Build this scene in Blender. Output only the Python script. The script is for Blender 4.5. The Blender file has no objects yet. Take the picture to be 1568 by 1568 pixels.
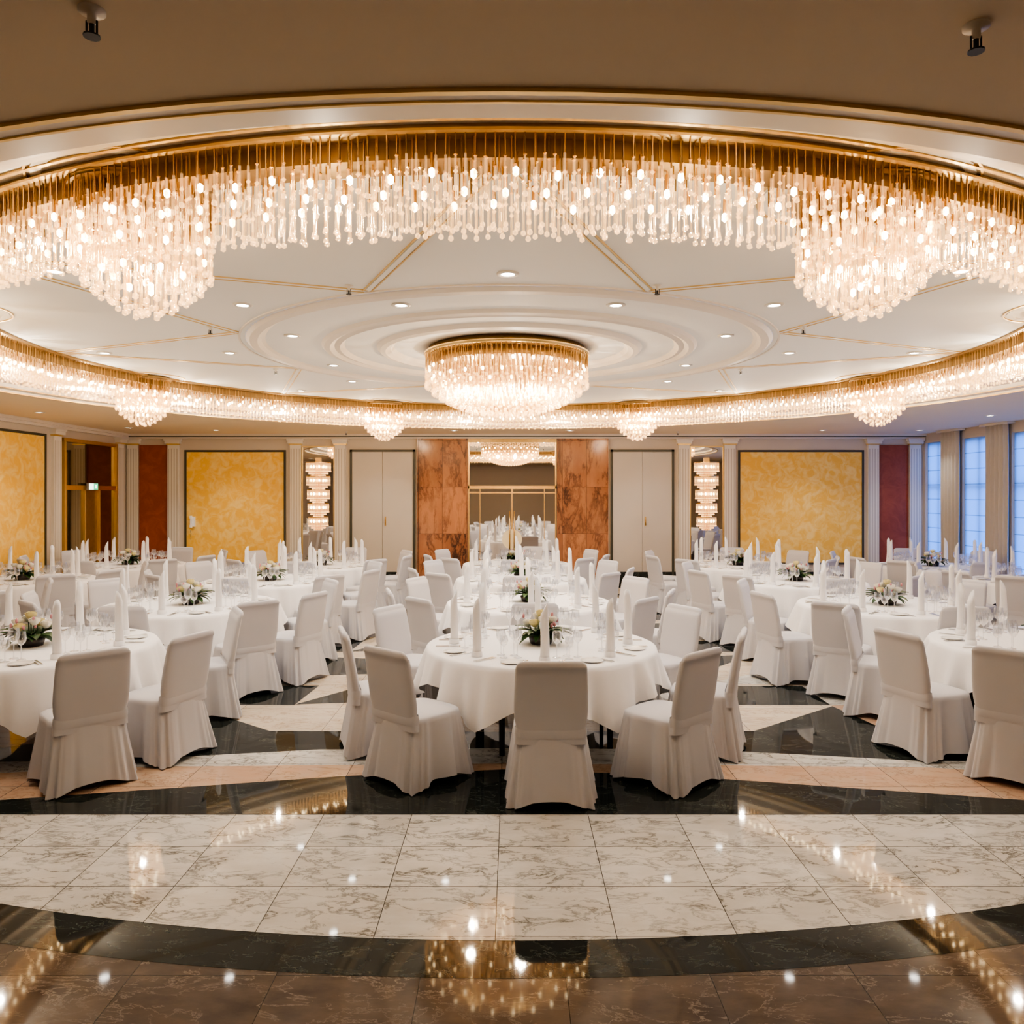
import bpy, math, random
from math import sin, cos, pi, radians, sqrt
random.seed(7)
scene = bpy.context.scene
CX, CY = -0.03, 9.02      # centre of the round ceiling
ZL, ZU = 3.30, 3.63       # lower / upper ceiling heights
WY = 17.2; WXL = -8.53; WXR = 9.1; WYB = -2.5

# ------------------------------------------------------------------ node helpers
def new_mat(name):
    m = bpy.data.materials.new(name); m.use_nodes = True
    nt = m.node_tree; nt.nodes.clear()
    out = nt.nodes.new('ShaderNodeOutputMaterial')
    return m, nt, out
def N(nt, t, **kw):
    n = nt.nodes.new(t)
    for k, v in kw.items(): setattr(n, k, v)
    return n
def math_node(nt, op, a, b=None, c=None):
    n = nt.nodes.new('ShaderNodeMath'); n.operation = op
    for i, v in enumerate((a, b, c)):
        if v is None: continue
        if isinstance(v, (int, float)): n.inputs[i].default_value = v
        else: nt.links.new(v, n.inputs[i])
    return n.outputs[0]
def mixc(nt, fac, a, b):
    n = nt.nodes.new('ShaderNodeMix'); n.data_type = 'RGBA'
    for sock, v in ((n.inputs[0], fac), (n.inputs[6], a), (n.inputs[7], b)):
        if isinstance(v, (int, float)): sock.default_value = v
        elif isinstance(v, tuple): sock.default_value = (v[0], v[1], v[2], 1)
        else: nt.links.new(v, sock)
    return n.outputs[2]
def simple(name, col, rough=0.5, metal=0.0, noise=0.0, nscale=8.0, bump=0.0, spec=0.5, sheen=0.0):
    m, nt, out = new_mat(name)
    p = N(nt, 'ShaderNodeBsdfPrincipled')
    p.inputs['Roughness'].default_value = rough; p.inputs['Metallic'].default_value = metal
    p.inputs['Specular IOR Level'].default_value = spec
    if sheen: p.inputs['Sheen Weight'].default_value = sheen
    tc = N(nt, 'ShaderNodeTexCoord')
    nz = N(nt, 'ShaderNodeTexNoise'); nz.inputs['Scale'].default_value = nscale; nz.inputs['Detail'].default_value = 4
    nt.links.new(tc.outputs['Object'], nz.inputs['Vector'])
    c2 = tuple(max(0, c*(1-noise)) for c in col)
    nt.links.new(mixc(nt, nz.outputs[0], col, c2), p.inputs['Base Color'])
    if bump:
        b = N(nt, 'ShaderNodeBump'); b.inputs['Strength'].default_value = bump; b.inputs['Distance'].default_value = 0.01
        nt.links.new(nz.outputs[0], b.inputs['Height']); nt.links.new(b.outputs[0], p.inputs['Normal'])
    nt.links.new(p.outputs[0], out.inputs[0])
    return m
def marble(name, base, base2, vein, scale=2.0, tile=(0.55, 0, 0.45, 0), axes='XY', rough=0.1, seam=0.25,
           vein_w=0.035, seam_w=0.004, var=0.12, cloud=0.5, spec=.4, dist=.5, stretch=(1, 2.2, 1.4)):
    m, nt, out = new_mat(name)
    p = N(nt, 'ShaderNodeBsdfPrincipled'); p.inputs['Roughness'].default_value = rough
    p.inputs['Specular IOR Level'].default_value = spec
    tc = N(nt, 'ShaderNodeTexCoord'); sp = N(nt, 'ShaderNodeSeparateXYZ')
    nt.links.new(tc.outputs['Object'], sp.inputs[0])
    u = sp.outputs[axes[0]]; v = sp.outputs[axes[1]]
    us = math_node(nt, 'DIVIDE', math_node(nt, 'SUBTRACT', u, tile[1]), tile[0])
    vs = math_node(nt, 'DIVIDE', math_node(nt, 'SUBTRACT', v, tile[3]), tile[2])
    fu = math_node(nt, 'FLOOR', us); fv = math_node(nt, 'FLOOR', vs)
    cb = N(nt, 'ShaderNodeCombineXYZ'); nt.links.new(fu, cb.inputs[0]); nt.links.new(fv, cb.inputs[1])
    wn = N(nt, 'ShaderNodeTexWhiteNoise', noise_dimensions='3D'); nt.links.new(cb.outputs[0], wn.inputs[0])
    off = N(nt, 'ShaderNodeVectorMath', operation='MULTIPLY_ADD')
    nt.links.new(wn.outputs['Color'], off.inputs[0]); off.inputs[1].default_value = (9, 9, 9)
    nt.links.new(tc.outputs['Object'], off.inputs[2])
    mp = N(nt, 'ShaderNodeMapping'); mp.inputs['Rotation'].default_value = (0.3, 0.3, 0.6)
    mp.inputs['Scale'].default_value = stretch
    nt.links.new(off.outputs[0], mp.inputs[0])
    n1 = N(nt, 'ShaderNodeTexNoise'); n1.inputs['Scale'].default_value = scale; n1.inputs['Detail'].default_value = 9
    n1.inputs['Roughness'].default_value = 0.66; n1.inputs['Distortion'].default_value = dist
    nt.links.new(mp.outputs[0], n1.inputs['Vector'])
    n2 = N(nt, 'ShaderNodeTexNoise'); n2.inputs['Scale'].default_value = scale*0.8; n2.inputs['Detail'].default_value = 6
    n2.inputs['Roughness'].default_value = 0.65
    nt.links.new(mp.outputs[0], n2.inputs['Vector'])
    d = math_node(nt, 'ABSOLUTE', math_node(nt, 'SUBTRACT', n1.outputs[0], 0.5))
    vf = N(nt, 'ShaderNodeMapRange'); nt.links.new(d, vf.inputs[0])
    vf.inputs[1].default_value = 0; vf.inputs[2].default_value = vein_w; vf.inputs[3].default_value = 1; vf.inputs[4].default_value = 0
    cf = N(nt, 'ShaderNodeMapRange'); nt.links.new(n2.outputs[0], cf.inputs[0])
    cf.inputs[1].default_value = 0.35; cf.inputs[2].default_value = 0.7; cf.inputs[3].default_value = 0; cf.inputs[4].default_value = 1
    c = mixc(nt, cf.outputs[0], base, base2)
    gate = math_node(nt, 'MULTIPLY', vf.outputs[0], math_node(nt, 'ADD', math_node(nt, 'MULTIPLY', cf.outputs[0], cloud), 0.2))
    gate = math_node(nt, 'MINIMUM', gate, 1.0)
    c = mixc(nt, gate, c, vein)
    hv = N(nt, 'ShaderNodeHueSaturation'); nt.links.new(c, hv.inputs['Color'])
    nt.links.new(math_node(nt, 'ADD', math_node(nt, 'MULTIPLY', wn.outputs['Value'], var*2), 1-var), hv.inputs['Value'])
    c = hv.outputs[0]
    if seam is not None:
        au = math_node(nt, 'LESS_THAN', math_node(nt, 'FRACT', us), seam_w/tile[0])
        av = math_node(nt, 'LESS_THAN', math_node(nt, 'FRACT', vs), seam_w/tile[2])
        s = math_node(nt, 'MAXIMUM', au, av)
        c = mixc(nt, s, c, (seam*0.35, seam*0.3, seam*0.25))
    nt.links.new(c, p.inputs['Base Color']); nt.links.new(p.outputs[0], out.inputs[0])
    return m
def emit(name, col, s, sampling=None):
    m, nt, out = new_mat(name)
    e = N(nt, 'ShaderNodeEmission'); e.inputs[0].default_value = (*col, 1); e.inputs[1].default_value = s
    nt.links.new(e.outputs[0], out.inputs[0])
    if sampling: m.cycles.emission_sampling = sampling
    return m
def crystal(name, tint, glossfac, glow, gcol=(1, .88, .70), edge=.45):
    m, nt, out = new_mat(name)
    t = N(nt, 'ShaderNodeBsdfTransparent'); t.inputs[0].default_value = (*tint, 1)
    g = N(nt, 'ShaderNodeBsdfGlossy'); g.inputs['Roughness'].default_value = 0.10; g.inputs[0].default_value = (*gcol, 1)
    lw = N(nt, 'ShaderNodeLayerWeight'); lw.inputs[0].default_value = 0.3
    f = math_node(nt, 'MULTIPLY_ADD', lw.outputs['Facing'], edge, glossfac)
    f = math_node(nt, 'MINIMUM', f, 1.0)
    mx = N(nt, 'ShaderNodeMixShader'); nt.links.new(f, mx.inputs[0]); nt.links.new(t.outputs[0], mx.inputs[1]); nt.links.new(g.outputs[0], mx.inputs[2])
    last = mx.outputs[0]
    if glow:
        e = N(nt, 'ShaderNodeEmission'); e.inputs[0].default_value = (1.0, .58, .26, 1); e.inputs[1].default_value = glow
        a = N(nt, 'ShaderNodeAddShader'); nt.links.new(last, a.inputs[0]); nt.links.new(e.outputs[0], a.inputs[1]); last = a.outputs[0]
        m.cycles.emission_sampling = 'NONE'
    nt.links.new(last, out.inputs[0])
    return m

# ------------------------------------------------------------------ materials
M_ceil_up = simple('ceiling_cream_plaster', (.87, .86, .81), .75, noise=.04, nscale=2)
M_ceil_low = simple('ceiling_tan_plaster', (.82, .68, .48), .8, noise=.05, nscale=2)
M_mould = simple('cream_moulding', (.80, .73, .63), .5, noise=.04)
M_gold = simple('gilded_trim', (.78, .56, .24), .35, metal=.8, noise=.15)
M_brass = simple('polished_brass', (.85, .55, .22), .28, metal=1, noise=.3, nscale=30)
M_bronze = simple('dark_bronze', (.42, .27, .11), .38, metal=.9, noise=.4, nscale=14)
M_crys = crystal('chandelier_crystal_glow', (.99, .94, .85), .05, 0.20)  # crystals and balls emit a painted warm glow, standing in for bulb light
M_crysb = crystal('crystal_ball_glow', (1, .94, .85), .15, 0.60)
M_bulb = emit('warm_bulb', (1, .74, .42), 20, 'NONE')
M_wglass = crystal('wine_glass', (.93, .94, .96), .18, 0, (1, 1, 1), .8)
M_white = simple('white_linen', (.84, .84, .86), .8, noise=.04, nscale=30, bump=.05, sheen=.1)
M_cover = simple('stretch_chair_cover', (.53, .53, .565), .7, noise=.05, nscale=5, bump=.05)
M_china = simple('white_china', (.88, .88, .86), .15)
M_steel = simple('cutlery_steel', (.75, .74, .72), .2, metal=1)
M_leg = simple('dark_wood_leg', (.03, .022, .02), .4)
M_leaf = simple('dark_green_leaf', (.03, .085, .02), .45, noise=.5, nscale=20)
M_rose = simple('cream_rose_petal', (.88, .80, .42), .6, noise=.2, nscale=30)
M_rosew = simple('white_rose_petal', (.9, .88, .80), .6, noise=.1, nscale=30)
M_pinkfl = simple('pink_bud', (.55, .25, .28), .6, noise=.1)
M_wall = simple('beige_wall_paint', (.60, .52, .42), .6, noise=.06, nscale=3)
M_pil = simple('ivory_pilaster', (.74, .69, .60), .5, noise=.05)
M_pilshade = simple('flute_shade', (.50, .45, .37), .6)
M_door = simple('grey_beige_door', (.54, .49, .42), .45, noise=.04, nscale=3)
M_dark = simple('dark_green_frame', (.06, .055, .035), .4, noise=.2)
M_base = marble('black_green_marble_base', (.015, .017, .015), (.03, .035, .03), (.2, .22, .2), 3, (1.1, 0, 2, -1), 'XZ', .12, .02, .02)
M_mirror = simple('mirror_glass', (.80, .78, .74), .015, metal=1)
M_bronzeglass = simple('bronze_mirror_glass', (.36, .29, .18), .04, metal=1, noise=.05)
M_curtain = simple('taupe_curtain', (.52, .47, .40), .8, noise=.08, nscale=12, sheen=.1)
M_frame_w = simple('white_window_frame', (.6, .6, .6), .5)
M_cream = simple('cream_disc', (.85, .75, .50), .3)
M_grey = simple('grey_plastic', (.25, .24, .22), .5)
M_black = simple('black_metal', (.02, .02, .02), .4)
M_down = emit('downlight_lamp', (1, .95, .88), 40, 'NONE')
M_exit = emit('exit_sign_white', (.85, 1, .85), 2.5, 'NONE')
M_exitg = emit('exit_sign_green', (.05, .6, .25), 1.5, 'NONE')

def stucco(name, a, b, scale, c=None):
    m, nt, out = new_mat(name)
    p = N(nt, 'ShaderNodeBsdfPrincipled'); p.inputs['Roughness'].default_value = .55
    tc = N(nt, 'ShaderNodeTexCoord')
    n1 = N(nt, 'ShaderNodeTexNoise'); n1.inputs['Scale'].default_value = scale; n1.inputs['Detail'].default_value = 8; n1.inputs['Roughness'].default_value = .6; n1.inputs['Distortion'].default_value = 1.2
    nt.links.new(tc.outputs['Object'], n1.inputs['Vector'])
    r = N(nt, 'ShaderNodeMapRange'); nt.links.new(n1.outputs[0], r.inputs[0])
    r.inputs[1].default_value = .42; r.inputs[2].default_value = .62
    nt.links.new(mixc(nt, r.outputs[0], a, b), p.inputs['Base Color']); nt.links.new(p.outputs[0], out.inputs[0])
    return m
M_yellow = stucco('yellow_wiped_stucco', (.88, .50, .07), (.92, .65, .21), 4.5)
M_red = stucco('red_brown_stucco', (.26, .055, .02), (.33, .08, .032), 3)
M_rmarble = marble('rosso_marble_cladding', (.46, .21, .10), (.32, .13, .06), (.07, .035, .025), 1.1, (.53, -2.6, 1.03, .07), 'XZ', .15, .1, .05, .006, .15, 1.0, dist=.3, stretch=(2.2, 1, .8))
# floor marbles
FS = .20
M_fwhite = marble('white_veined_marble', (.60, .60, .58), (.49, .48, .45), (.14, .135, .12), 3.6, (.547, -.077, .445, 3.50), 'XY', .04, .15, .035, .004, .07, 1.1, FS)
M_fblack = marble('black_marble', (.010, .012, .011), (.022, .027, .025), (.16, .18, .15), 3.2, (.547, -.077, .445, 3.50), 'XY', .035, .02, .006, .003, .2, .8, FS)
M_fbrown = marble('brown_marble', (.125, .098, .078), (.062, .048, .040), (.26, .22, .18), 3.2, (.6, -.38, .5, .22), 'XY', .045, .05, .014, .003, .12, .9, FS)
M_fpink = marble('pink_orange_marble', (.50, .32, .22), (.50, .39, .29), (.24, .13, .08), 3.0, (.547, -.077, .445, 3.50), 'XY', .04, .15, .02, .004, .1, .9, FS)
M_fbeige = marble('beige_marble', (.58, .52, .43), (.52, .43, .33), (.28, .21, .15), 3.0, (.9, .2, .9, 0), 'XY', .04, .2, .02, .004, .08, .9, FS)

# ------------------------------------------------------------------ mesh builder
class MB:
    def __init__(s): s.v = []; s.f = []; s.m = []; s.mats = []; s.sm = []
    def mi(s, mat):
        if mat not in s.mats: s.mats.append(mat)
        return s.mats.index(mat)
    def face(s, idx, mat, smooth=False): s.f.append(idx); s.m.append(s.mi(mat)); s.sm.append(smooth)
    def box(s, x0, x1, y0, y1, z0, z1, mat):
        b = len(s.v)
        s.v += [(x0,y0,z0),(x1,y0,z0),(x1,y1,z0),(x0,y1,z0),(x0,y0,z1),(x1,y0,z1),(x1,y1,z1),(x0,y1,z1)]
        for q in ((0,3,2,1),(4,5,6,7),(0,1,5,4),(1,2,6,5),(2,3,7,6),(3,0,4,7)):
            s.face(tuple(b+i for i in q), mat)
    def poly(s, pts, z, mat):
        b = len(s.v); s.v += [(p[0], p[1], z) for p in pts]
        a = sum(pts[i][0]*pts[(i+1)%len(pts)][1]-pts[(i+1)%len(pts)][0]*pts[i][1] for i in range(len(pts)))
        idx = list(range(b, b+len(pts)))
        if a < 0: idx.reverse()
        s.face(tuple(idx), mat)
    def lathe(s, prof, mat, n=24, cx=0, cy=0, smooth=True, a0=0, a1=2*pi, flip=False):
        b = len(s.v); full = abs(a1-a0-2*pi) < 1e-6; k = n if full else n+1
        for (r, z) in prof:
            for i in range(k):
                a = a0+(a1-a0)*i/n; s.v.append((cx+r*cos(a), cy+r*sin(a), z))
        for j in range(len(prof)-1):
            for i in range(n):
                i2 = (i+1) % k
                q = (b+j*k+i, b+j*k+i2, b+(j+1)*k+i2, b+(j+1)*k+i)
                s.face(q[::-1] if flip else q, mat, smooth)
    def tube(s, x, y, z0, z1, r0, r1, n, mat, ph=0, cap=False):
        b = len(s.v)
        for (r, z) in ((r0, z0), (r1, z1)):
            for i in range(n):
                a = ph+2*pi*i/n; s.v.append((x+r*cos(a), y+r*sin(a), z))
        for i in range(n):
            s.face((b+i, b+(i+1)%n, b+n+(i+1)%n, b+n+i), mat, True)
        if cap: s.face(tuple(b+n+i for i in range(n)), mat); s.face(tuple(b+n-1-i for i in range(n)), mat)
    def ball(s, x, y, z, r, mat, n=6, h=None):
        h = h or r; b = len(s.v); s.v.append((x, y, z+h))
        for k in (1, -1):
            for i in range(n):
                a = 2*pi*(i+.25*k)/n; s.v.append((x+r*.86*cos(a), y+r*.86*sin(a), z+k*h*.5))
        s.v.append((x, y, z-h))
        for i in range(n):
            j = (i+1) % n
            s.face((b, b+1+i, b+1+j), mat, True)
            s.face((b+1+i, b+1+n+i, b+1+n+j, b+1+j), mat, True)
            s.face((b+1+n+i, b+1+2*n, b+1+n+j), mat, True)
    def gem(s, x, y, z, r, mat):
        b = len(s.v)
        s.v += [(x, y, z+r), (x+r, y, z), (x, y+r, z), (x-r, y, z), (x, y-r, z), (x, y, z-r)]
        for q in ((0,1,2),(0,2,3),(0,3,4),(0,4,1),(5,2,1),(5,3,2),(5,4,3),(5,1,4)): s.face(tuple(b+i for i in q), mat)
    def bar(s, p, q, w, h, mat):
        dx, dy = q[0]-p[0], q[1]-p[1]; L = sqrt(dx*dx+dy*dy); nx, ny = -dy/L*w/2, dx/L*w/2
        z = p[2]; b = len(s.v)
        for zz in (z-h, z+.005):
            s.v += [(p[0]+nx,p[1]+ny,zz),(p[0]-nx,p[1]-ny,zz),(q[0]-nx,q[1]-ny,zz),(q[0]+nx,q[1]+ny,zz)]
        for qd in ((0,1,2,3),(7,6,5,4),(0,4,5,1),(1,5,6,2),(2,6,7,3),(3,7,4,0)):
            s.face(tuple(b+i for i in qd), mat)
    def mesh(s, name):
        me = bpy.data.meshes.new(name); me.from_pydata(s.v, [], s.f)
        for m in s.mats: me.materials.append(m)
        me.polygons.foreach_set('material_index', s.m); me.polygons.foreach_set('use_smooth', s.sm)
        me.update(); return me
    def obj(s, name, loc=(0,0,0), parent=None):
        return add(name, s.mesh(name), loc, 0, parent)
def add(name, me, loc=(0,0,0), rz=0, parent=None):
    o = bpy.data.objects.new(name, me); scene.collection.objects.link(o)
    o.location = loc; o.rotation_euler = (0, 0, rz)
    if parent: o.parent = parent
    return o
def empty(name, loc=(0,0,0)):
    o = bpy.data.objects.new(name, None); scene.collection.objects.link(o); o.location = loc; o.empty_display_size = .2
    return o
def light(name, kind, loc, power, col=(1, .92, .81), size=.05, angle=None, blend=.6, parent=None):
    l = bpy.data.lights.new(name, kind); l.energy = power; l.color = col; l.shadow_soft_size = size
    if angle: l.spot_size = radians(angle); l.spot_blend = blend
    o = bpy.data.objects.new(name, l); scene.collection.objects.link(o); o.location = loc
    if parent: o.parent = parent
    return o

# ------------------------------------------------------------------ floor
fl = MB()
fl.poly([(WXL-.2, WYB-.1), (WXR+.2, WYB-.1), (WXR+.2, WY+.2), (WXL-.2, WY+.2)], 0, M_fbrown)
def arc_region(R, yc, x1, ytop, z, mat):
    pts = []
    n = 60
    xm = min(x1, R)
    for i in range(n+1):
        x = -xm+2*xm*i/n; pts.append((x, yc-sqrt(max(R*R-x*x, 0))))
    pts += [(xm, ytop), (-xm, ytop)]
    fl.poly(pts, z, mat)
arc_region(10.37, 13.57, 8.3, 16.9, .001, M_fblack)
arc_region(10.10, 13.57, 8.1, 16.4, .002, M_fwhite)
Z1, Z2 = .003, .004
def both(pts, z, mat):
    fl.poly(pts, z, mat); fl.poly([(-p[0]+.0, p[1]) for p in pts], z, mat)
fl.poly([(-5.0, 4.83), (5.0, 4.83), (7.9, 7.6), (7.9, 16.3), (-7.9, 16.3), (-7.9, 7.6)], Z1, M_fbeige)
both([(0, 4.83), (4.6, 4.83), (3.5, 5.02), (1.2, 5.48), (0, 5.62)], Z2, M_fblack)
both([(0, 5.62), (1.2, 5.48), (3.5, 5.02), (5.0, 4.83), (5.4, 5.2), (3.0, 5.66), (0, 5.74)], Z2, M_fpink)
both([(0, 5.74), (3.0, 5.66), (5.4, 5.2), (6.0, 5.7), (3.0, 5.80), (1.5, 6.05), (0, 6.08)], Z2, M_fwhite)
both([(0, 6.08), (1.5, 6.05), (3.0, 5.80), (4.6, 5.75), (3.15, 6.56), (3.0, 7.28), (2.03, 6.52), (0, 6.50)], Z2, M_fblack)
both([(3.15, 6.56), (4.6, 5.75), (6.2, 5.9), (5.0, 7.3), (3.0, 7.30)], Z2, M_fpink)
for k in range(4):
    y0 = 7.32+2.45*k
    both([(1.4, y0+.1), (2.05, y0+.02), (1.5, y0+.80)], Z2, M_fblack)
    both([(2.05, y0), (3.0, y0), (3.0, y0+.72), (2.0, y0+.74)], Z2, M_fblack)
    both([(3.0, y0), (5.0, y0), (5.8, y0+.72), (3.0, y0+.72)], Z2, M_fwhite)
    if y0+2.0 < 16:
        both([(2.0, y0+.80), (3.0, y0+.80), (3.0, y0+1.5)], Z2, M_fwhite)
        both([(1.2, y0+1.3), (2.0, y0+1.2), (3.0, y0+2.3), (1.5, y0+2.0)], Z2, M_fblack)
        both([(3.0, y0+1.6), (4.6, y0+1.2), (5.8, y0+1.9), (3.0, y0+2.3)], Z2, M_fpink)
        fl.poly([(-.9, y0+.9), (0, y0+.3), (.9, y0+.9), (0, y0+1.5)], Z2, M_fblack)
fl.obj('floor')

# ------------------------------------------------------------------ ceiling
ce = MB()
angs = [2*pi*i/160 for i in range(160)]
for (x, y) in ((WXL-.2, WYB-.2), (WXR+.2, WYB-.2), (WXR+.2, WY+.2), (WXL-.2, WY+.2)):
    angs.append(math.atan2(y-CY, x-CX) % (2*pi))
angs = sorted(set(angs))
RO = 6.5
inner = []; outer = []
for a in angs:
    c, s_ = cos(a), sin(a)
    ts = []
    if c > 1e-9: ts.append((WXR+.2-CX)/c)
    if c < -1e-9: ts.append((WXL-.2-CX)/c)
    if s_ > 1e-9: ts.append((WY+.2-CY)/s_)
    if s_ < -1e-9: ts.append((WYB-.2-CY)/s_)
    t = min(ts)
    b = len(ce.v); ce.v += [(CX+RO*c, CY+RO*s_, ZL), (CX+t*c, CY+t*s_, ZL)]
    inner.append(b); outer.append(b+1)
n = len(angs)
for i in range(n):
    j = (i+1) % n
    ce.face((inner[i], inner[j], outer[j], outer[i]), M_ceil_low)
prof = [(6.5, 3.30), (6.5, 3.32), (6.36, 3.335), (6.36, 3.38), (6.12, 3.40), (6.12, 3.46), (5.95, 3.49), (5.95, 3.55), (5.78, 3.57), (5.78, 3.63)]
for a, b_ in zip(prof[:-1], prof[1:]):
    ce.lathe([a, b_], M_mould, 160, CX, CY, True)
ce.lathe([(5.8, ZU), (2.9, ZU)], M_ceil_up, 160, CX, CY, False)
med = [(2.9, ZU), (2.86, ZU-.03), (2.78, ZU-.035), (2.74, ZU-.005), (2.70, ZU+.01), (2.12, ZU+.01), (2.09, ZU-.02), (2.03, ZU-.03), (1.98, ZU-.005), (1.92, ZU-.02), (1.87, ZU+.02), (1.52, ZU+.02), (1.48, ZU-.02), (1.42, ZU-.03), (1.36, ZU+.0), (1.32, ZU+.04), (0, ZU+.04)]
for a, b_ in zip(med[:-1], med[1:]):
    ce.lathe([a, b_], M_ceil_up if abs(a[1]-b_[1]) < .001 else M_mould, 120, CX, CY, True)
ce.obj('ceiling')
tr = MB()
def ring_trim(r, z, w, h, mat, cx=CX, cy=CY, n=128):
    tr.lathe([(r+w/2, z+.004), (r+w/2, z-h), (r-w/2, z-h), (r-w/2, z+.004)], mat, n, cx, cy, False)
ring_trim(6.52, ZL, .025, .014, M_gold, n=160)
ring_trim(6.38, 3.335, .015, .01, M_gold, n=160)
for r in (5.72, 5.66): ring_trim(r, ZU, .02, .012, M_gold, n=160)
ring_trim(2.96, ZU, .02, .012, M_mould)
for k in range(8):
    av = radians(22.5+45*k)
    V = (CX+2.98*sin(av), CY-2.98*cos(av))
    for dk in (-22.5, 22.5):
        at = av+radians(dk); T = (CX+5.25*sin(at), CY-5.25*cos(at))
        dx, dy = T[0]-V[0], T[1]-V[1]; L = sqrt(dx*dx+dy*dy); nx, ny = -dy/L, dx/L
        for o_ in (-.035, .035):
            tr.bar((V[0]+nx*o_, V[1]+ny*o_, ZU), (T[0]+nx*o_, T[1]+ny*o_), .010, .008, M_gold)
        tr.bar((V[0], V[1], ZU), T, .04, .005, M_ceil_up)
clusters = [(1.90, 4.20), (-1.98, 4.18), (2.25, 14.0), (-2.3, 14.0), (5.15, 10.95), (-5.2, 10.95), (4.98, 6.85), (-5.05, 6.85)]
for (x, y) in clusters:
    ring_trim(.55, ZU, .012, .010, M_gold, x, y, 48); ring_trim(.50, ZU, .05, .007, M_ceil_up, x, y, 48)
tr.obj('trim_1')

# ------------------------------------------------------------------ chandeliers
def hang(mb, x, y, zt, zb, z1, r=.0065):
    ph = random.random()
    mb.tube(x, y, zb, zt, .0050, .0050, 3, M_brass if random.random() < .65 else M_bronze, ph)
    mid = zb+(z1-zb)*.5
    if random.random() < .5: mb.gem(x, y, zb, .010, M_brass)
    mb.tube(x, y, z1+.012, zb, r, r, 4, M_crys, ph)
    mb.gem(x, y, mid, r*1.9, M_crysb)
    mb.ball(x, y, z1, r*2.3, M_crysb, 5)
def bulb(mb, x, y, z):
    mb.tube(x, y, z+.02, z+.09, .009, .009, 5, M_brass)
    mb.ball(x, y, z, .017, M_bulb, 6, .026)
rg = MB()
# bronze channel that carries the rods
rg.lathe([(5.50, ZU+.01), (5.50, ZU-.11), (5.32, ZU-.11), (5.32, ZU+.01)], M_bronze, 160, CX, CY, False)
rg.lathe([(5.60, ZU+.01), (5.60, ZU-.025), (5.22, ZU-.025), (5.22, ZU+.01)], M_bronze, 160, CX, CY, False)
rg.lathe([(5.61, ZU-.02), (5.61, ZU-.032), (5.58, ZU-.032), (5.58, ZU-.02)], M_gold, 160, CX, CY, False)
rows = [(5.58, .13, .28, .044), (5.53, .13, .33, .056), (5.46, .14, .40, .056), (5.40, .15, .41, .06), (5.33, .15, .39, .056), (5.26, .14, .33, .056)]
for ri, (R, b_, e_, sp_) in enumerate(rows):
    n = int(2*pi*R/sp_)
    for i in range(n):
        a = 2*pi*(i+.5*(ri % 2))/n
        j = random.uniform(-.012, .012)
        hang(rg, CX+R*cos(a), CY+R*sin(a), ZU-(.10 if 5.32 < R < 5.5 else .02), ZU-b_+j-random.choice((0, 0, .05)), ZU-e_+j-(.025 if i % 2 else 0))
for (R, z, ph) in ((5.50, .17, 0), (5.41, .22, .5), (5.29, .24, .2)):
    n = int(2*pi*R/.19)
    for i in range(n):
        a = 2*pi*(i+ph)/n
        bulb(rg, CX+R*cos(a), CY+R*sin(a), ZU-z-random.uniform(0, .03))
ringE = empty('ring_chandelier', (0, 0, 0))
rg.obj('crystal_ring', parent=ringE)
for i in range(20):
    a = 2*pi*(i+.5)/20
    y = CY+5.42*sin(a)
    light('ring_lamp_%d' % i, 'POINT', (CX+5.42*cos(a), y, ZU-.30), 15 if y < 5 else (22 if y < 7 else 32), size=.03, parent=ringE)
cl = MB()
cl.tube(0, 0, ZU-.05, ZU-.002, .37, .37, 32, M_bronze, 0, True)
for R, e_ in ((.34, .44), (.29, .51), (.23, .56), (.16, .61), (.09, .65), (.02, .66)):
    n = max(4, int(2*pi*R/.052)) if R > .05 else 3
    for i in range(n):
        a = 2*pi*i/n+R*7
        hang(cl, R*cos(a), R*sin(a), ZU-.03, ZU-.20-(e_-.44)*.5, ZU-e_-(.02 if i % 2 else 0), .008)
for R, z, k in ((.32, .22, 9), (.31, .34, 9), (.20, .45, 7), (.07, .53, 3)):
    for i in range(k):
        a = 2*pi*(i+z)/k; bulb(cl, R*cos(a), R*sin(a), ZU-z)
cme = cl.mesh('cluster_chandelier')
for (x, y) in clusters:
    o = add('cluster_chandelier', cme, (x, y, 0), random.random()*6)
    light('cluster_lamp', 'POINT', (0, 0, ZU-.42), 12 if y < 5 else 26, size=.035, parent=o)
cc = MB()
cc.tube(0, 0, ZU-.06, ZU+.035, .90, .90, 64, M_bronze, 0, True)
cc.tube(0, 0, ZU-.15, ZU-.06, .80, .80, 64, M_bronze, 0, True)
cc.lathe([(.955, ZU-.02), (.955, ZU-.05), (.90, ZU-.05), (.90, ZU-.02), (.955, ZU-.02)], M_gold, 64)
R = .935; t = 0
while R > .03:
    e_ = .37+.34*max(0, 1-(R/.94)**2)**.75
    n = max(4, int(2*pi*R/.052))
    for i in range(n):
        a = 2*pi*(i+.5*(t % 2))/n
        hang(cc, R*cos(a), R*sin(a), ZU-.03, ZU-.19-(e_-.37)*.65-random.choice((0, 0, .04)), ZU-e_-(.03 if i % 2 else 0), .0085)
    R -= .08; t += 1
for R, z, k in ((.90, .20, 26), (.86, .31, 26), (.74, .39, 20), (.55, .47, 16), (.33, .54, 10), (.12, .58, 5)):
    for i in range(k):
        a = 2*pi*i/k+z; bulb(cc, R*cos(a), R*sin(a), ZU-z)
co = cc.obj('crystal_chandelier', (CX-.03, CY, 0))
for i in range(5):
    a = 2*pi*i/5
    light('chandelier_lamp_%d' % i, 'POINT', (.5*cos(a), .5*sin(a), ZU-.45), 55, size=.05, parent=co)

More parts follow.
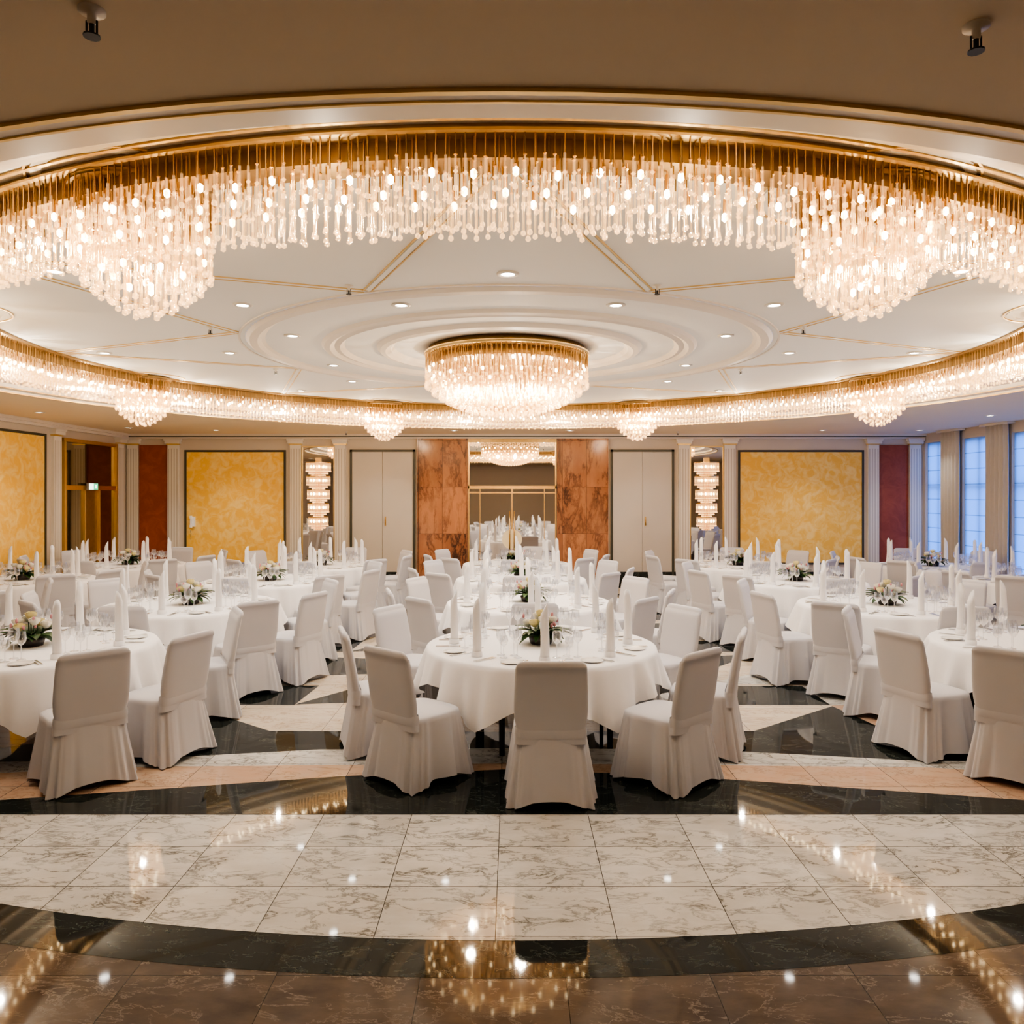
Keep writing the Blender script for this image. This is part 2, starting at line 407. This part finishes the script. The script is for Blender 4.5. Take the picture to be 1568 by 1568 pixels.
# ------------------------------------------------------------------ downlights, sprinklers
dm = MB()
dm.lathe([(.085, 0), (.085, -.008), (.055, -.012), (.05, -.004)], M_pil, 20)
dm.poly([(.05*cos(2*pi*i/16), .05*sin(2*pi*i/16)) for i in range(16)][::-1], -.004, M_down)
dme = dm.mesh('recessed_downlight')
dl = []
for k in range(8):
    a = radians(22.5+45*k); dl.append((CX+2.44*sin(a), CY-2.44*cos(a), ZU+.01, 52))
    a = radians(45*k); dl.append((CX+3.25*sin(a), CY-3.25*cos(a), ZU, 52 if k not in (0,) else 15))
    if k: dl.append((CX+4.7*sin(a), CY-4.7*cos(a), ZU, 45))
for x in (-5.2, -2.6, 0, 2.6, 5.2):
    dl.append((x-.03, 1.93, ZL, 10))
for (x, y, p_) in ((-7.6, 5, 30), (-7.6, 12.5, 65), (8.0, 5, 30), (8.0, 13, 30), (-6.1, 16.0, 75), (6.4, 16.0, 75), (-2.85, 16.1, 45), (2.85, 16.1, 45),
                   (-1.2, 16.1, 55), (1.2, 16.1, 55), (-7.6, 15.4, 50), (8.4, 16.0, 45), (-4, .0, 16), (4, 0, 16), (0, -.6, 16)):  # far-wall downlights are added to wash the wall and brighten it
    dl.append((x, y, ZL, p_))
for i, (x, y, z, p_) in enumerate(dl):
    o = add('recessed_downlight', dme, (x, y, z))
    light('downlight_spot', 'SPOT', (0, 0, -.03), p_, (1, .97, .92), .025, 110, .9, parent=o)
sp = MB()
sp.lathe([(.035, 0), (.035, -.008), (.012, -.012), (.012, -.035), (.008, -.04)], M_pil, 16)
sp.tube(0, 0, -.07, -.035, .007, .007, 8, M_black); sp.tube(0, 0, -.074, -.069, .022, .022, 12, M_black, 0, True)
sp.tube(.014, 0, -.07, -.03, .003, .003, 5, M_black); sp.tube(-.014, 0, -.07, -.03, .003, .003, 5, M_black)
spm = sp.mesh('sprinkler_head')
for (x, y, z) in ((-1.13, 2.09, ZL), (1.29, 2.16, ZL), (-1.28, 6.1, ZU), (1.14, 6.1, ZU), (-2.95, 7.6, ZU), (2.85, 7.6, ZU), (-3.1, 10.2, ZU), (3.0, 10.2, ZU), (-3.5, 16.4, ZL), (3.5, 16.4, ZL)):
    add('sprinkler_head', spm, (x, y, z))

# ------------------------------------------------------------------ walls
w = MB(); w.box(WXL-.2, WXR+.2, WY, WY+.2, 0, ZL+.4, M_wall); w.obj('wall_far')
w = MB(); w.box(WXL-.2, WXL, WYB, WY, 0, ZL+.4, M_wall); w.obj('wall_left')
w = MB(); w.box(WXL-.2, WXR+.2, WYB-.2, WYB, 0, ZL+.4, M_wall); w.obj('wall_back')
wins = [(16.25, 17.1), (14.75, 15.7), (13.1, 14.15), (11.5, 12.5), (9.9, 10.9), (8.3, 9.3), (6.7, 7.7)]
w = MB()
ys = WYB
w.box(WXR, WXR+.2, WYB, WY, 3.1, ZL+.4, M_wall); w.box(WXR, WXR+.2, WYB, WY, 0, .25, M_wall)
for (a, b_) in sorted(wins):
    w.box(WXR, WXR+.2, ys, a, .25, 3.1, M_wall); ys = b_
w.box(WXR, WXR+.2, ys, WY, .25, 3.1, M_wall)
w.obj('wall_right')
def translucent(name, col):
    m, nt, out = new_mat(name)
    tc = N(nt, 'ShaderNodeTexCoord'); s_ = N(nt, 'ShaderNodeSeparateXYZ'); nt.links.new(tc.outputs['Object'], s_.inputs[0])
    fr = math_node(nt, 'FRACT', math_node(nt, 'DIVIDE', s_.outputs['Z'], .31))
    ln = math_node(nt, 'LESS_THAN', fr, .06)
    c = mixc(nt, ln, col, tuple(v*.55 for v in col))
    t_ = N(nt, 'ShaderNodeBsdfTranslucent'); nt.links.new(c, t_.inputs[0])
    d_ = N(nt, 'ShaderNodeBsdfDiffuse'); nt.links.new(c, d_.inputs[0])
    mx = N(nt, 'ShaderNodeMixShader'); mx.inputs[0].default_value = .10
    nt.links.new(t_.outputs[0], mx.inputs[1]); nt.links.new(d_.outputs[0], mx.inputs[2]); nt.links.new(mx.outputs[0], out.inputs[0])
    return m
M_blind = translucent('white_roman_blind', (.55, .70, .90))
for i, (a, b_) in enumerate(wins):
    e = empty('window_%d' % (i+1), (0, 0, 0))
    f = MB()
    f.box(WXR+.10, WXR+.15, a, a+.05, .25, 3.1, M_frame_w); f.box(WXR+.10, WXR+.15, b_-.05, b_, .25, 3.1, M_frame_w)
    f.box(WXR+.10, WXR+.15, a, b_, .25, .32, M_frame_w); f.box(WXR+.10, WXR+.15, a, b_, 3.03, 3.1, M_frame_w)
    m_ = (a+b_)/2; f.box(WXR+.10, WXR+.15, m_-.03, m_+.03, .25, 3.1, M_frame_w); f.box(WXR+.10, WXR+.15, a, b_, 2.1, 2.16, M_frame_w)
    f.obj('frame', parent=e)
    bl = MB(); b0 = len(bl.v)
    bl.v += [(WXR+.05, a, .26), (WXR+.05, b_, .26), (WXR+.05, b_, 3.09), (WXR+.05, a, 3.09)]
    bl.face((0, 1, 2, 3), M_blind); bl.obj('blind', parent=e)
def curtain(y0, y1):
    c = MB(); n = int((y1-y0)/.012); k = 6
    for j in range(k+1):
        z = 3.26-(3.24)*j/k
        for i in range(n+1):
            y = y0+(y1-y0)*i/n; c.v.append((WXR-.09+.035*sin((y-y0)*2*pi/.13+.3*sin(j)), y, z))
    for j in range(k):
        for i in range(n):
            c.face((j*(n+1)+i, j*(n+1)+i+1, (j+1)*(n+1)+i+1, (j+1)*(n+1)+i), M_curtain, True)
    c.box(WXR-.16, WXR-.02, y0-.1, y1+.1, 3.26, 3.30, M_pil)
    c.obj('window_curtain')
sw = sorted(wins)
for i in range(len(sw)-1):
    curtain(sw[i][1]-.03, sw[i+1][0]+.03)
curtain(5.9, 6.75)

def pilaster_mesh(wd):
    pm = MB()
    pm.box(-wd/2-.02, wd/2+.02, -.09, 0, 0, .26, M_pil)
    pm.box(-wd/2, wd/2, -.06, 0, .26, 3.06, M_pil)
    k = 4
    for i in range(k):
        x = -wd/2+wd*(i+.5)/k; pm.box(x-.012, x+.012, -.0612, -.05, .34, 2.98, M_pilshade)  # thin darker strips paint the shade inside the flutes
    pm.box(-wd/2-.02, wd/2+.02, -.08, 0, 3.06, 3.09, M_gold)
    pm.box(-wd/2-.04, wd/2+.04, -.11, 0, 3.09, 3.15, M_pil); pm.box(-wd/2-.06, wd/2+.06, -.13, 0, 3.15, 3.2, M_pil)
    return pm.mesh('pilaster')
pme = pilaster_mesh(.24)
for x in (-8.38, -7.48, -4.78, -3.79, 3.80, 4.81, 7.98, 8.90):
    add('pilaster', pme, (x, WY, 0))
for y in (14.5, 16.85, 10.7): add('pilaster', pme, (WXL, y, 0), pi/2)
c = MB()
for z0, z1, d in ((3.2, 3.25, .10), (3.25, 3.30, .16)):
    c.box(WXL, WXR, WY-d, WY, z0, z1, M_mould)
    c.box(WXL, WXL+d, WYB, WY-d, z0, z1, M_mould)
c.box(WXL, WXR, WY-.115, WY, 3.235, 3.25, M_dark)
c.obj('trim_2')
c = MB()
for a, b_ in ((-8.5, -2.1), (2.13, 9.08)): c.box(a, b_, WY-.03, WY, 0, .26, M_base)
c.obj('baseboard_far')
c = MB(); c.box(WXL, WXL+.03, WYB, WY-.04, 0, .24, M_base); c.obj('baseboard_left')
c = MB(); c.box(WXR-.03, WXR, WYB, WY-.04, 0, .14, M_base); c.obj('baseboard_right')
def framed(name, x0, x1, z0, z1, mat, fr=M_dark, t=.045, dep=.03, rot=None):
    p = MB()
    p.box(x0+t, x1-t, -dep*.5, 0, z0+t, z1-t, mat)
    for (a, b_, c_, d_) in ((x0, x0+t, z0, z1), (x1-t, x1, z0, z1), (x0+t, x1-t, z0, z0+t), (x0+t, x1-t, z1-t, z1)):
        p.box(a, b_, -dep, 0, c_, d_, fr)
    if rot is None: return p.obj(name, (0, WY, 0))
    o = p.obj(name, rot[0]); o.rotation_euler = (0, 0, rot[1]); return o
framed('wall_panel', -7.24, -5.0, .42, 2.95, M_yellow)
framed('wall_panel', 5.0, 7.78, .42, 2.95, M_yellow)
framed('wall_panel', -1.6, 1.6, .45, 3.08, M_yellow, rot=((WXL, 12.6, 0), pi/2))
framed('wall_niche', -8.24, -7.62, .26, 3.06, M_red, M_red, .02)
framed('wall_niche', 8.12, 8.76, .26, 3.06, M_red, M_red, .02)
framed('wall_mirror', -4.65, -3.92, .40, 3.04, M_mirror, M_gold, .025)
framed('wall_mirror', 3.93, 4.68, .40, 3.04, M_mirror, M_gold, .025)
framed('marble_panel', -2.09, -.98, 0, 3.2, M_rmarble, M_rmarble, .02, .10)
framed('marble_panel', .99, 2.12, 0, 3.2, M_rmarble, M_rmarble, .02, .10)
def double_door(name, x0, x1):
    d = MB(); t = .05
    d.box(x0, x0+t, -.05, 0, .0, 2.96, M_dark); d.box(x1-t, x1, -.05, 0, .0, 2.96, M_dark); d.box(x0, x1, -.05, 0, 2.91, 2.96, M_dark)
    m_ = (x0+x1)/2
    for a, b_ in ((x0+t, m_-.004), (m_+.004, x1-t)):
        d.box(a, b_, -.035, -.002, .26, 2.91, M_door); d.box(a, b_, -.045, -.002, .0, .26, M_base)
    d.box(m_+.05, m_+.08, -.05, -.03, 1.28, 1.48, M_brass)
    d.tube(m_+.065, -.08, 1.30, 1.42, .008, .008, 6, M_brass, 0, True)
    d.box(m_+.055, m_+.075, -.085, -.035, 1.40, 1.42, M_brass)
    return d.obj(name, (0, WY, 0))
double_door('door_1', -3.58, -2.14); double_door('door_2', 2.18, 3.58)
d = MB()
d.box(-.97, .98, -.03, 0, 2.16, 3.12, M_mirror)
d.box(-.97, .98, -.06, 0, 3.12, 3.2, M_bronze)
d.box(-.97, .98, -.07, 0, 2.09, 2.16, M_brass); d.box(-.97, .98, -.05, 0, 1.99, 2.02, M_brass)
for x in (-.97, .95): d.box(x, x+.03, -.07, 0, 0, 3.12, M_brass)
for a, b_ in ((-.70, -.012), (.012, .71)):
    d.box(a, b_, -.03, 0, .12, 2.09, M_mirror)
    d.box(a, b_, -.05, 0, .02, .12, M_brass)
for x in (-.94, .715): d.box(x, x+.235, -.028, 0, .05, 2.09, M_mirror)
for x in (-.715, .705, -.02, .0): d.box(x, x+.016, -.055, 0, .02, 2.09, M_brass)
for sx in (-1, 1):
    d.tube(sx*.05, -.11, .6, 1.6, .012, .012, 8, M_brass, 0, True)
b0 = len(d.v)
for yy in (-.09, -.065):
    for i in range(32): d.v.append((.22*cos(2*pi*i/32), yy, .98+.22*sin(2*pi*i/32)))
d.face(tuple(b0+i for i in range(32)), M_cream)
for i in range(32): d.face((b0+i, b0+32+i, b0+32+(i+1) % 32, b0+(i+1) % 32), M_brass)
d.obj('door_3', (0, WY, 0))
d = MB()
d.box(-.95, .95, -.02, 0, 2.15, 3.0, M_bronzeglass)
d.box(-.95, .95, -.07, 0, 2.06, 2.15, M_brass); d.box(-1.0, 1.0, -.07, 0, 2.98, 3.05, M_brass)
for x in (-1.0, .94): d.box(x, x+.06, -.08, 0, 0, 3.0, M_gold)
d.box(-.94, -.25, -.02, 0, .1, 2.06, M_bronzeglass); d.box(.3, .94, -.02, 0, .1, 2.06, M_bronzeglass)
d.box(-.27, -.23, -.06, 0, 0, 2.06, M_gold); d.box(.27, .31, -.06, 0, 0, 2.06, M_gold)
d.box(-.23, .27, -.015, 0, .0, 2.06, M_bronze)
dd = d.obj('door_4', (WXL, 15.68, 0)); dd.rotation_euler = (0, 0, pi/2)
s_ = MB(); s_.box(-.17, .17, -.05, 0, -.07, .07, M_grey); s_.box(-.16, .0, -.055, -.05, -.06, .06, M_exit); s_.box(.0, .16, -.055, -.05, -.06, .06, M_exitg)
s_.box(.05, .11, -.058, -.055, -.035, .035, M_exit)
o = s_.obj('exit_sign', (WXL+.08, 15.6, 2.13)); o.rotation_euler = (0, 0, pi/2)
p = MB(); p.box(-.05, .05, -.05, 0, -.10, .12, M_china); p.box(-.035, -.005, -.085, -.05, -.11, .13, M_china)
p.box(-.042, .002, -.095, -.05, .08, .14, M_china); p.box(-.042, .002, -.095, -.05, -.12, -.06, M_china)
for i in range(9): p.tube(-.03+.006*sin(i*2), -.05, -.15-.03*i, -.12-.03*i, .006, .006, 6, M_grey)
p.obj('wall_telephone', (-7.05, WY-.015, 1.36))
s_ = MB()
s_.box(-.06, .06, -.02, 0, -.8, .8, M_brass)
for t in range(5):
    z = .70-.30*t; R = .26-.014*t
    s_.lathe([(R+.005, z), (R+.005, z-.02), (R-.03, z-.02)], M_brass, 20, 0, -.02, False, pi, 2*pi)
    for k, (rr, L) in enumerate(((R, .20), (R-.06, .25), (R-.12, .29))):
        n = int(pi*rr/.034)
        for i in range(n+1):
            a = pi+pi*i/n; x, y = rr*cos(a), -.03+rr*sin(a)*.8
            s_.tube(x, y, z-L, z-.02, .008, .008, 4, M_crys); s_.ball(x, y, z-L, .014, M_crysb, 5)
    for i in range(4):
        a = pi+pi*(i+.5)/4; s_.ball(.15*cos(a), -.04+.13*sin(a), z-.10, .018, M_bulb, 6, .035)
sm = s_.mesh('crystal_wall_sconce')
for x in (-4.28, 4.30): add('crystal_wall_sconce', sm, (x, WY-.02, 1.98))

# ------------------------------------------------------------------ chair
def spow(v, e): return math.copysign(abs(v)**e, v)
def chair_mesh():
    c = MB(); n = 144
    rows = 14
    def pt(th, s, zt=None, sc=1):
        a = .235+.040*s**1.2
        bf = .235+.035*s; bb = .255+.055*s**1.3
        cx_, sy_ = spow(cos(th), .5), spow(sin(th), .5)
        corner = (abs(sin(2*th)))**1.5
        fr = .5+.5*sin(th)
        wt = min(1, .10+max(abs(cos(th))**1.2, fr))
        pl = s**.8*(.020*sin(15*th+.6)+.014*sin(23*th+1)+.008*sin(37*th))*wt*(1-.3*corner)
        flare = .032*corner*s
        hx = (a+flare+pl)*cx_*sc; b_ = bf if sin(th) > 0 else bb
        hy = (b_+flare+pl)*sy_*sc
        hem = .010+.05*(1-corner)
        z = zt if zt is not None else .47*(1-s)+hem*s
        return (hx, hy, z)
    rings = []
    for (sc, z) in ((.0, .492), (.5, .491), (.8, .486), (.93, .480)):
        rings.append([pt(2*pi*i/n, 0, z, sc) for i in range(n)])
    for j in range(rows+1):
        s = j/rows; rings.append([pt(2*pi*i/n, s) for i in range(n)])
    b = len(c.v)
    for r in rings: c.v += r
    for j in range(len(rings)-1):
        for i in range(n):
            i2 = (i+1) % n
            c.face((b+j*n+i, b+(j+1)*n+i, b+(j+1)*n+i2, b+j*n+i2), M_cover, True)
    m = 40; rings = []
    zs = [.40, .44, .47, .50, .56, .62, .68, .74, .80, .85, .89]
    def sec(z, w_, d_, yc):
        return [(w_*spow(cos(2*pi*i/m), .35), yc+d_*spow(sin(2*pi*i/m), .6), z) for i in range(m)]
    for z in zs:
        t = (z-.45)/.5; yc = -.222-.085*max(t, 0)**1.2
        w_ = .234-.014*math.exp(-((z-.50)/.05)**2)+.006*sin(pi*t)-.010*max(0, t)
        rings.append(sec(z, w_, .036-.008*max(t, 0), yc))
    for q in range(1, 8):
        ph = q/7*pi/2
        rings.append(sec(.89+.055*sin(ph), .226-.06*(1-cos(ph))**1.2, .028*cos(ph)**.6 if q < 7 else .002, -.305-.010*sin(ph)))
    b = len(c.v)
    for r in rings: c.v += r
    for j in range(len(rings)-1):
        for i in range(m):
            i2 = (i+1) % m
            c.face((b+j*m+i, b+j*m+i2, b+(j+1)*m+i2, b+(j+1)*m+i), M_cover, True)
    c.face(tuple(b+(len(rings)-1)*m+i for i in range(m)), M_cover, True)
    for (z, w_) in ((.475, .228),):
        rr = []
        for dz, off in ((-.035, 0), (0, .004), (.035, 0)):
            rr.append([((w_+off)*spow(cos(2*pi*i/m), .35), -.222+(.038+off)*spow(sin(2*pi*i/m), .6), z+dz) for i in range(m)])
        b = len(c.v)
        for r in rr: c.v += r
        for j in range(2):
            for i in range(m):
                i2 = (i+1) % m; c.face((b+j*m+i, b+j*m+i2, b+(j+1)*m+i2, b+(j+1)*m+i), M_cover, True)
    return c.mesh('dining_chair')
CH = chair_mesh()

# ------------------------------------------------------------------ table parts
def cloth_mesh():
    c = MB(); n = 192
    rings = []
    for r, z in ((.001, .752), (.5, .752), (.85, .752), (.925, .750), (.945, .742)):
        rings.append([(r*cos(2*pi*i/n), r*sin(2*pi*i/n), z) for i in range(n)])
    rows = 14
    for j in range(1, rows+1):
        s = j/rows; ring = []
        for i in range(n):
            th = 2*pi*i/n
            k = ((th-radians(60)) % radians(60))/radians(60); tri = abs(k-.5)*2
            drop = .20+.26*tri**1.2
            fold = s*(.038*sin(18*th+.4)+.024*sin(29*th+2)+.012*sin(43*th))
            r = .948+.060*s**.8+fold+.02*s*tri
            ring.append((r*cos(th), r*sin(th), .742-s*drop))
        rings.append(ring)
    for r in rings: c.v += r
    for j in range(len(rings)-1):
        for i in range(n):
            i2 = (i+1) % n; c.face((j*n+i, (j+1)*n+i, (j+1)*n+i2, j*n+i2), M_white, True)
    return c.mesh('tablecloth')
CLO = cloth_mesh()
tb = MB()
tb.tube(0, 0, .715, .745, .92, .92, 64, M_leg, 0, True)
for i in range(4):
    a = pi/4+i*pi/2+.25
    tb.tube(.62*cos(a), .62*sin(a), 0, .715, .022, .026, 10, M_leg, 0, True)
    tb.tube(.50*cos(a+.35), .50*sin(a+.35), 0, .715, .016, .016, 8, M_leg, 0, True)
for i in range(2):
    tb.box(-.62 if i == 0 else -.02, .62 if i == 0 else .02, -.02 if i == 0 else -.62, .02 if i == 0 else .62, .66, .70, M_leg)
TBM = tb.mesh('table_frame')
ZT = .7535
seat_angles = [0, 45, 74, 120, 168, -45, -74, -120]
place_angles = [0, 45, 90, 135, 180, 225, 270, 315]
gl = MB(); pl = MB(); nk = MB(); cu = MB()
def goblet(mb, x, y, h, r):
    pr = [(.032, 0), (.030, .003), (.005, .008), (.0035, .02), (.0035, h*.5), (.012, h*.53), (r*.8, h*.62), (r, h*.75), (r*.82, h)]
    mb.lathe([(a, ZT+b_) for a, b_ in pr], M_wglass, 12, x, y)
for a0 in place_angles:
    a = radians(a0)-pi/2
    def P(r, t): return (r*cos(a)-t*sin(a), r*sin(a)+t*cos(a))
    x, y = P(.74, -.24); pl.lathe([(.001, ZT+.004), (.055, ZT+.004), (.085, ZT+.012), (.086, ZT+.010), (.055, ZT)], M_china, 24, x, y)
    x, y = P(.72, 0); b = len(nk.v); m = 14; rws = 9
    for j in range(rws+1):
        s = j/rws
        for i in range(m):
            th = 2*pi*i/m; rr = (.036-.009*s)*(1+.10*sin(3*th+5*s)); top = .40+.050*cos(th+a0)
            nk.v.append((x+rr*cos(th), y+rr*.8*sin(th), ZT+s*top))
    for j in range(rws):
        for i in range(m):
            i2 = (i+1) % m; nk.face((b+j*m+i, b+j*m+i2, b+(j+1)*m+i2, b+(j+1)*m+i), M_white, True)
    cc_ = len(nk.v); nk.v.append((x+.004, y, ZT+.38))
    for i in range(m): nk.face((b+rws*m+i, b+rws*m+(i+1) % m, cc_), M_white, True)
    nk.lathe([(.043, ZT), (.042, ZT+.035), (.036, ZT+.04)], M_white, 14, x, y)
    for (r_, t_, h_, rr_) in ((.56, .10, .20, .038), (.50, .18, .23, .042), (.62, .19, .17, .034), (.54, .26, .21, .036)):
        goblet(gl, *P(r_, t_), h_, rr_)
    for t_ in (-.13, -.155, .12, .145):
        p0 = P(.66, t_); p1 = P(.86, t_)
        dx, dy = p1[0]-p0[0], p1[1]-p0[1]; L = sqrt(dx*dx+dy*dy); nx, ny = -dy/L*.005, dx/L*.005
        b = len(cu.v)
        for zz in (ZT, ZT+.004):
            cu.v += [(p0[0]+nx*1.8, p0[1]+ny*1.8, zz), (p0[0]-nx*1.8, p0[1]-ny*1.8, zz), (p1[0]-nx, p1[1]-ny, zz), (p1[0]+nx, p1[1]+ny, zz)]
        for q in ((0, 1, 2, 3), (7, 6, 5, 4), (0, 4, 5, 1), (1, 5, 6, 2), (2, 6, 7, 3), (3, 7, 4, 0)): cu.face(tuple(b+i for i in q), M_steel)
GLM, PLM, NKM, CUM = gl.mesh('wine_glasses'), pl.mesh('bread_plates'), nk.mesh('folded_napkins'), cu.mesh('cutlery')
cp = MB()
cp.lathe([(.001, 0), (.07, 0), (.085, .05), (.075, .055), (.001, .05)], M_leg, 20)
def leaf(mb, a, el, L, wd, z0, r0=.04):
    b = len(mb.v); k = 6
    for j in range(k+1):
        s = j/k; rr = r0+L*s*cos(el-.8*s); z = z0+L*s*sin(el)-L*.55*s*s
        w_ = wd*sin(pi*min(.97, s*.92+.06))
        for q in (-1, 0, 1):
            mb.v.append((rr*cos(a)-q*w_*sin(a), rr*sin(a)+q*w_*cos(a), max(z, .004)+abs(q)*.006))
    for j in range(k):
        for q in range(2): mb.face((b+j*3+q, b+j*3+q+1, b+(j+1)*3+q+1, b+(j+1)*3+q), M_leaf, True)
for i in range(34): leaf(cp, random.random()*6.28, random.uniform(.2, 1.2), random.uniform(.12, .18), random.uniform(.024, .036), .06)
def rose(mb, x, y, z, r, mat):
    mb.ball(x, y, z, r*.6, mat, 8)
    for L, (k, rr, hh) in enumerate(((4, .55, .75), (5, .8, .6), (6, 1.0, .4))):
        for i in range(k):
            a = 2*pi*i/k+L*.5; b = len(mb.v)
            for j in range(4):
                s = j/3
                for q in range(4):
                    aa = a+(q-1.5)*.42; r_ = r*rr*(.35+.65*sin(s*pi*.55)); mb.v.append((x+r_*cos(aa), y+r_*sin(aa), z-r*.6+s*r*(.9+hh*.6)))
            for j in range(3):
                for q in range(3): mb.face((b+j*4+q, b+j*4+q+1, b+(j+1)*4+q+1, b+(j+1)*4+q), mat, True)
for i, (x, y, z) in enumerate(((0, 0, .195), (.07, .03, .155), (-.06, .05, .165), (.0, -.075, .14), (-.075, -.04, .13), (.06, -.055, .165), (.02, .08, .13))):
    rose(cp, x, y, z, .036, (M_rose, M_rosew, M_rosew)[i % 3])
    cp.tube(x*.8, y*.8, .04, z-.02, .004, .004, 5, M_leaf)
for i in range(9):
    a = random.random()*6.28; r = random.uniform(.08, .12); cp.ball(r*cos(a), r*sin(a), random.uniform(.10, .19), .010, M_pinkfl, 6, .018)
CPM = cp.mesh('flower_centerpiece')

tables = [(.24, 6.45), (.20, 8.95), (.13, 11.4), (.08, 13.8),
          (-3.93, 6.35), (-3.62, 8.75), (-3.47, 11.15), (-3.32, 13.5),
          (4.50, 6.40), (4.20, 8.70), (4.06, 11.1), (3.92, 13.5),
          (-7.05, 11.2), (-6.72, 13.6), (-7.1, 8.8), (7.55, 11.0), (7.2, 13.3), (7.75, 8.7)]
chairs = []
for ti, (tx, ty) in enumerate(tables):
    T = empty('round_dining_table', (tx, ty, 0))
    rz = random.choice((0, 0, 1))*radians(4)
    add('tablecloth', CLO, (0, 0, 0), rz, T); add('table_frame', TBM, (0, 0, 0), 0, T)
    add('wine_glasses', GLM, (tx, ty, 0)); add('bread_plates', PLM, (tx, ty, 0)); add('folded_napkins', NKM, (tx, ty, 0)); add('cutlery', CUM, (tx, ty, 0))
    o = add('flower_centerpiece', CPM, (tx, ty, ZT), random.random()*6); o.scale = (1.25, 1.25, 1.25)
for ti, (tx, ty) in enumerate(tables):
    first = ty < 6.6
    for ang in seat_angles:
        if ang == 168 and ti not in (3, 7, 11, 13, 16): continue
        r = 1.26 if (ang == 0 and first) else (1.17 if ang == 0 else 1.30)
        if ang == 0 and ti == 4: r = 1.3
        if ti == 0 and ang == 45: ang = 40
        if ti == 0 and ang == -45: ang = -42
        th = radians(ang+random.uniform(-2, 2))
        x, y = tx+r*sin(th), ty-r*cos(th)
        if x < WXL+.5 or x > WXR-.55: continue
        if any((x-a)**2+(y-b_)**2 < .50**2 for a, b_ in chairs): continue
        if any((x-a)**2+(y-b_)**2 < 1.10**2 for k, (a, b_) in enumerate(tables) if k != ti): continue
        chairs.append((x, y))
        add('dining_chair', CH, (x, y, 0), th+radians(random.uniform(-5, 5)) if ang != 0 else 0)

# ------------------------------------------------------------------ world
wd = bpy.data.worlds.new('World'); scene.world = wd; wd.use_nodes = True
bg = wd.node_tree.nodes['Background']; bg.inputs[0].default_value = (.14, .36, 1, 1); bg.inputs[1].default_value = 2.8

# ------------------------------------------------------------------ camera
cam = bpy.data.cameras.new('camera'); co_ = bpy.data.objects.new('camera', cam); scene.collection.objects.link(co_)
co_.location = (0, 0, 2.0); co_.rotation_euler = (pi/2, 0, 0)
cam.sensor_width = 36; cam.sensor_fit = 'HORIZONTAL'; cam.lens = 36*1190/1568
cam.shift_y = -29/1568; cam.clip_start = .05; cam.clip_end = 200
scene.camera = co_
try:
    scene.view_settings.view_transform = 'AgX'; scene.view_settings.look = 'AgX - Medium High Contrast'; scene.view_settings.exposure = .35
except Exception as ex: print(ex)
